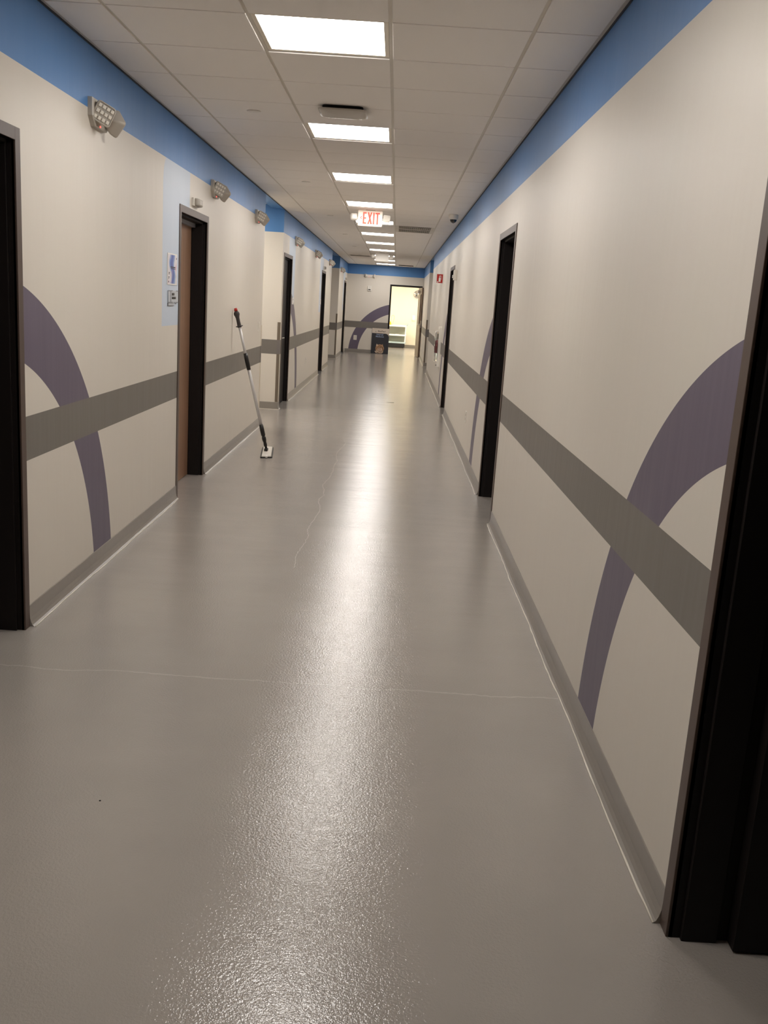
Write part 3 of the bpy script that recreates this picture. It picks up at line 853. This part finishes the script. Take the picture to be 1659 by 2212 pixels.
seg('clamp_sleeve', .307, .425, [.019, .021, .021, .019], M['black'])
seg('foot_sleeve', .82, .90, [.020, .022, .021], M['black'])
seg('swivel', .90, 1.0, [.013, .021, .021, .015, .018, .013, .012], M['black'])
c = [Vector((-1.307, 9.665, 0)), Vector((-1.191, 9.692, 0)), Vector((-1.127, 9.075, 0)), Vector((-1.241, 9.029, 0))]
c = [p-off for p in c]
def quadring(s, z, inset=0):
    cc = sum(c, Vector())/4; out = []
    for i in range(4):
        p, pv, nx = c[i], c[i-1], c[(i+1) % 4]
        d1 = (pv-p).normalized(); d2 = (nx-p).normalized(); r = .022
        q = p+(d1+d2)*inset
        for k in range(5):
            t_ = k/4; a = q+d1*r; b_ = q+d2*r
            w_ = a*(1-t_)**2+q*2*t_*(1-t_)+b_*t_**2; w_.z = z; out.append(w_)
    return out
MB().loft([quadring(1, .001), quadring(1, .012)], smooth=False).out('mop_pad', M['black'], mop)
MB().loft([quadring(1, .012, .013), quadring(1, .021, .015)], smooth=False).out('mop_plate', M['white'], mop)
MB().box(-.017, .017, -.04, .03, .021, .048, bev=.003).out('hinge_block', M['black'], mop)
p = (c[2]+c[3])/2
MB().box(p.x-.012, p.x+.012, p.y-.004, p.y+.05, .006, .024, bev=.003).out('pad_clip', M['sign_white'], mop)

# small marks on the floor
o = MB().prism([(-.064, -.0), (.057, -.018), (.055, .014), (-.02, .016)], 0, .0016, M['slot']).out('floor_chip', None, None, (0, 15.16, .0003), (PI/2, 0, 0))
tag(o, 'thin dark sliver lying on the floor midway down the corridor', 'debris')
o = MB().lathe([(.0032, 0), (.003, .0015), (.0005, .002)], M['slot'], n=10).out('floor_speck', None, None, (-.816, 2.608, .0003))
tag(o, 'tiny dark speck on the near left floor', 'debris')

# ------------------------------------------------------------------ sign board
tilt = math.radians(3.2)
t = thing('sign_board', 'navy and cream BluePearl Internal Medicine board leaning by the end doorway', 'sign board', (-.452, 29.985, .002))
t.rotation_euler = (-tilt, 0, math.radians(-1.5))
W, H = .272, .79
MB().box(-W, W, 0, .02, 0, H, bev=.001).out('board', M['navy'], t)
arc = [(W, H*.695)]+[(W-.13*math.sin(a*PI/2/8)*1.0-.0, H*.80-.085*(1-math.sin(a*PI/2/8))) for a in range(0, 9)]
poly = [(-W+.004, H-.004), (-W+.004, H*.80), (W-.12, H*.80)]+[(W-.12+.116*math.sin(k*PI/16), H*.80-.11*(1-math.cos(k*PI/16))) for k in range(1, 9)]+[(W-.004, H-.004)]
MB().prism(poly, -.0015, 0, M['board_cream']).out('cream_header', None, t)
text('BluePearl', .066, M['dark_text'], 'brand_lettering', t, (.035, -.0022, H*.857), .0006, bold=.0010)
b = MB()
b.prism([(-.158, .672), (-.150, .686), (-.156, .704), (-.166, .688)], -.003, -.0015)
b.prism([(-.146, .664), (-.136, .668), (-.142, .682), (-.150, .676)], -.003, -.0015)
b.prism([(-.160, .660), (-.148, .654), (-.150, .662), (-.158, .668)], -.003, -.0015)
b.out('emblem', M['dark_text'], t)
text('Internal', .070, M['pale_text'], 'title_lettering', t, (-.02, -.001, H*.725), .0006, bold=.0008)
text('Medicine', .070, M['pale_text'], 'title_lettering', t, (-.02, -.001, H*.645), .0006, bold=.0008)
# tabby cat face print
def ell(cx_, cz, rx, rz_, n=24, rot=0):
    o_ = []
    for i in range(n):
        a = 2*PI*i/n; x, z = rx*math.cos(a), rz_*math.sin(a)
        o_.append((cx_+x*math.cos(rot)-z*math.sin(rot), cz+x*math.sin(rot)+z*math.cos(rot)))
    return o_
b = MB(); y = -.0005
def lay(poly_, m):
    global y
    y -= .0004; b.prism(poly_, y, 0, M[m])
ccx, ccz = .0, .155
lay(ell(ccx, ccz+.005, .135, .13), 'fur_tan')
lay([(ccx-.12, ccz+.07), (ccx-.105, ccz+.15), (ccx-.05, ccz+.105)], 'fur_light'); lay([(ccx+.05, ccz+.11), (ccx+.085, ccz+.15), (ccx+.11, ccz+.08)], 'fur_tan')
lay([(ccx-.09, ccz-.06), (ccx-.16, ccz-.085), (ccx-.12, ccz-.14), (ccx-.02, ccz-.15), (ccx+.08, ccz-.145), (ccx+.12, ccz-.09), (ccx+.08, ccz-.05)], 'fur_light')
lay(ell(ccx+.01, ccz-.03, .075, .055), 'fur_light')
lay([(ccx-.02, ccz-.01), (ccx+.05, ccz-.01), (ccx+.04, ccz-.045), (ccx+.0, ccz-.05)], 'fur_nose')
for (sx_, sz, rx, rz_, ro) in ((-.085, .04, .022, .009, -.9), (-.045, .06, .02, .008, -1.2), (-.01, .05, .018, .007, 1.3), (.035, .06, .03, .008, .8), (.02, .015, .028, .007, .6), (-.03, -.0, .03, .007, 1.0),
                              (.085, .05, .03, .008, -.5), (.09, .02, .03, .008, -.6), (.10, -.02, .03, .008, -.3), (-.10, .0, .022, .007, .4), (-.045, -.045, .02, .006, .2), (.0, -.08, .05, .009, .05), (.07, -.07, .035, .008, .5), (-.05, -.125, .05, .008, -.3), (.04, -.115, .045, .006, .3), (.0, .09, .05, .007, 0)):
    lay(ell(ccx+sx_, ccz+sz, rx, rz_, 12, ro), 'fur_dark')
b.out('cat_picture', None, t)

# ------------------------------------------------------------------ back room contents
ct = thing('utility_cart', 'blue grey three shelf utility cart in the bright back room', 'cart', (0.04, 35.2, 0))
def tray(z, m):
    b = MB(); x0, x1, y0, y1 = -.40, .36, -.25, .25
    b.box(x0, x1, y0, y1, z-.035, z-.02)
    for a in ((x0, x1, y0-.012, y0), (x0, x1, y1, y1+.012), (x0-.012, x0, y0-.012, y1+.012), (x1, x1+.012, y0-.012, y1+.012)): b.box(*a, z-.035, z+.02, bev=.003)
    b.out('shelf', m, ct)
tray(.80, M['cart_white']); tray(.47, M['cart_white']); tray(.20, M['cart'])
for x in (-.385, .345):
    for yy in (-.235, .235): MB().box(x-.016, x+.016, yy-.016, yy+.016, .155, .78, bev=.004).out('post', M['cart_white'], ct)
MB().box(-.40, .34, -.27, .27, .022, .155, bev=.006).out('base', M['cart_black'], ct)
MB().box(-.36, .33, .20, .215, .20, .77).out('back_panel', mat('grey green cart panel', srgb(158, 162, 152), .5), ct)
b = MB(); b.loft([[(.36, yy*.24, .79), (.372, yy*.24, .79), (.372, yy*.24, .83), (.36, yy*.24, .83)] for yy in (-1, 1)]+[], smooth=False)
b.tube([(.365, -.23, .80), (.43, -.22, .87), (.455, -.2, .90), (.455, .2, .90), (.43, .22, .87), (.365, .23, .80)], .016)
b.out('push_handle', M['cart'], ct)
for k, (x, yy) in enumerate(((-.34, -.2), (.28, -.2), (-.34, .2), (.28, .2))):
    MB().lathe([(.001, -.012), (.028, -.012), (.028, .012), (.001, .012)], axis='x', c=(x, yy, .028), n=20).out('caster', M['cart_black'], ct)
t = thing('yellow_bottle', 'yellow bottle on top of the blue grey cart', 'bottle', (-.19, 35.15, .78))
MB().lathe([(.001, 0), (.034, 0), (.036, .01), (.036, .09), (.02, .12), (.012, .125)], n=24).out('bottle_body', M['yellow'], t, smooth=True)
MB().box(-.03, .012, -.012, .012, .124, .15, bev=.003).out('spray_head', M['yellow'], t)
t = thing('coiled_tubing', 'pale yellow loop of tubing standing on the cart behind the bottle', 'tubing', (-.13, 35.3, .78))
pts = [(-.05, 0, .0)]+[(.02+.055*math.cos(a), 0, .30+.085*math.sin(a)) for a in [PI*1.1-i*PI*1.25/14 for i in range(15)]]+[(.01, 0, .02)]
MB().tube(pts, .006, n=8).out('tube_loop', mat('pale yellow tubing', srgb(226, 200, 110), .4), t)
o = MB().box(.02, .16, 35.1, 35.22, .451, .491, bev=.004).out('wipe_box', M['sign_white']); tag(o, 'small white box on the middle shelf of the cart', 'box')
o = MB().box(.17, .30, 35.08, 35.25, .451, .478, bev=.008).out('folded_cloth', M['teal']); tag(o, 'folded blue grey cloth beside the box on the middle shelf', 'cloth')
o = MB().box(.08, .20, 35.06, 35.2, .181, .208, bev=.006).out('folded_cloth', M['sign_white']); tag(o, 'small white folded cloth on the lowest cart shelf', 'cloth')
t = thing('wall_mirror', 'round white rimmed mirror high on the back room wall', 'mirror', (.745, yb, 1.96), 0)
MB().lathe([(.17, 0), (.172, -.02), (.16, -.03), (.15, -.02)], axis='y', n=48).out('rim', M['white'], t, smooth=True)
MB().lathe([(.15, -.019), (.12, -.036), (.07, -.048), (.001, -.053)], axis='y', n=48).out('mirror_face', M['mirror'], t, smooth=True)
t = thing('paper_holder', 'cream paper holder on the back room wall beside the door leaf', 'paper holder', (.665, yb, 1.08), 0)
MB().box(-.06, .06, -.03, 0, -.09, .09, bev=.004).out('holder', M['paper'], t)
MB().box(-.05, .05, -.045, -.03, -.05, .12, bev=.002).out('paper_stack', M['sign_white'], t)

# ------------------------------------------------------------------ camera and view
cam = bpy.data.cameras.new('camera'); co = bpy.data.objects.new('camera', cam); COL.objects.link(co)
yaw, pitch, roll, fpx = .00061856, .2189183, .0642767, 2016.61
f = Vector((math.sin(yaw)*math.cos(pitch), math.cos(yaw)*math.cos(pitch), -math.sin(pitch)))
r = Vector((math.cos(yaw), -math.sin(yaw), 0)); u = r.cross(f)
r2 = r*math.cos(roll)+u*math.sin(roll); u2 = -r*math.sin(roll)+u*math.cos(roll)
co.matrix_world = Matrix(((r2.x, u2.x, -f.x, 0), (r2.y, u2.y, -f.y, 0), (r2.z, u2.z, -f.z, CAM_H), (0, 0, 0, 1)))
cam.sensor_fit = 'VERTICAL'; cam.sensor_height = 36; cam.lens = fpx/2212*36
cam.clip_start = .02; cam.clip_end = 200
SC.camera = co
wd = bpy.data.worlds.new('world'); SC.world = wd; wd.use_nodes = True
wd.node_tree.nodes['Background'].inputs[0].default_value = (0, 0, 0, 1)
SC.view_settings.view_transform = 'Standard'; SC.view_settings.look = 'None'
SC.view_settings.gamma = 1; SC.view_settings.use_curve_mapping = False
SC.view_settings.exposure = 0.42
SC.cycles.max_bounces = 10; SC.cycles.diffuse_bounces = 8; SC.cycles.glossy_bounces = 4
SC.cycles.sample_clamp_indirect = 6
SC.cycles.use_denoising = True
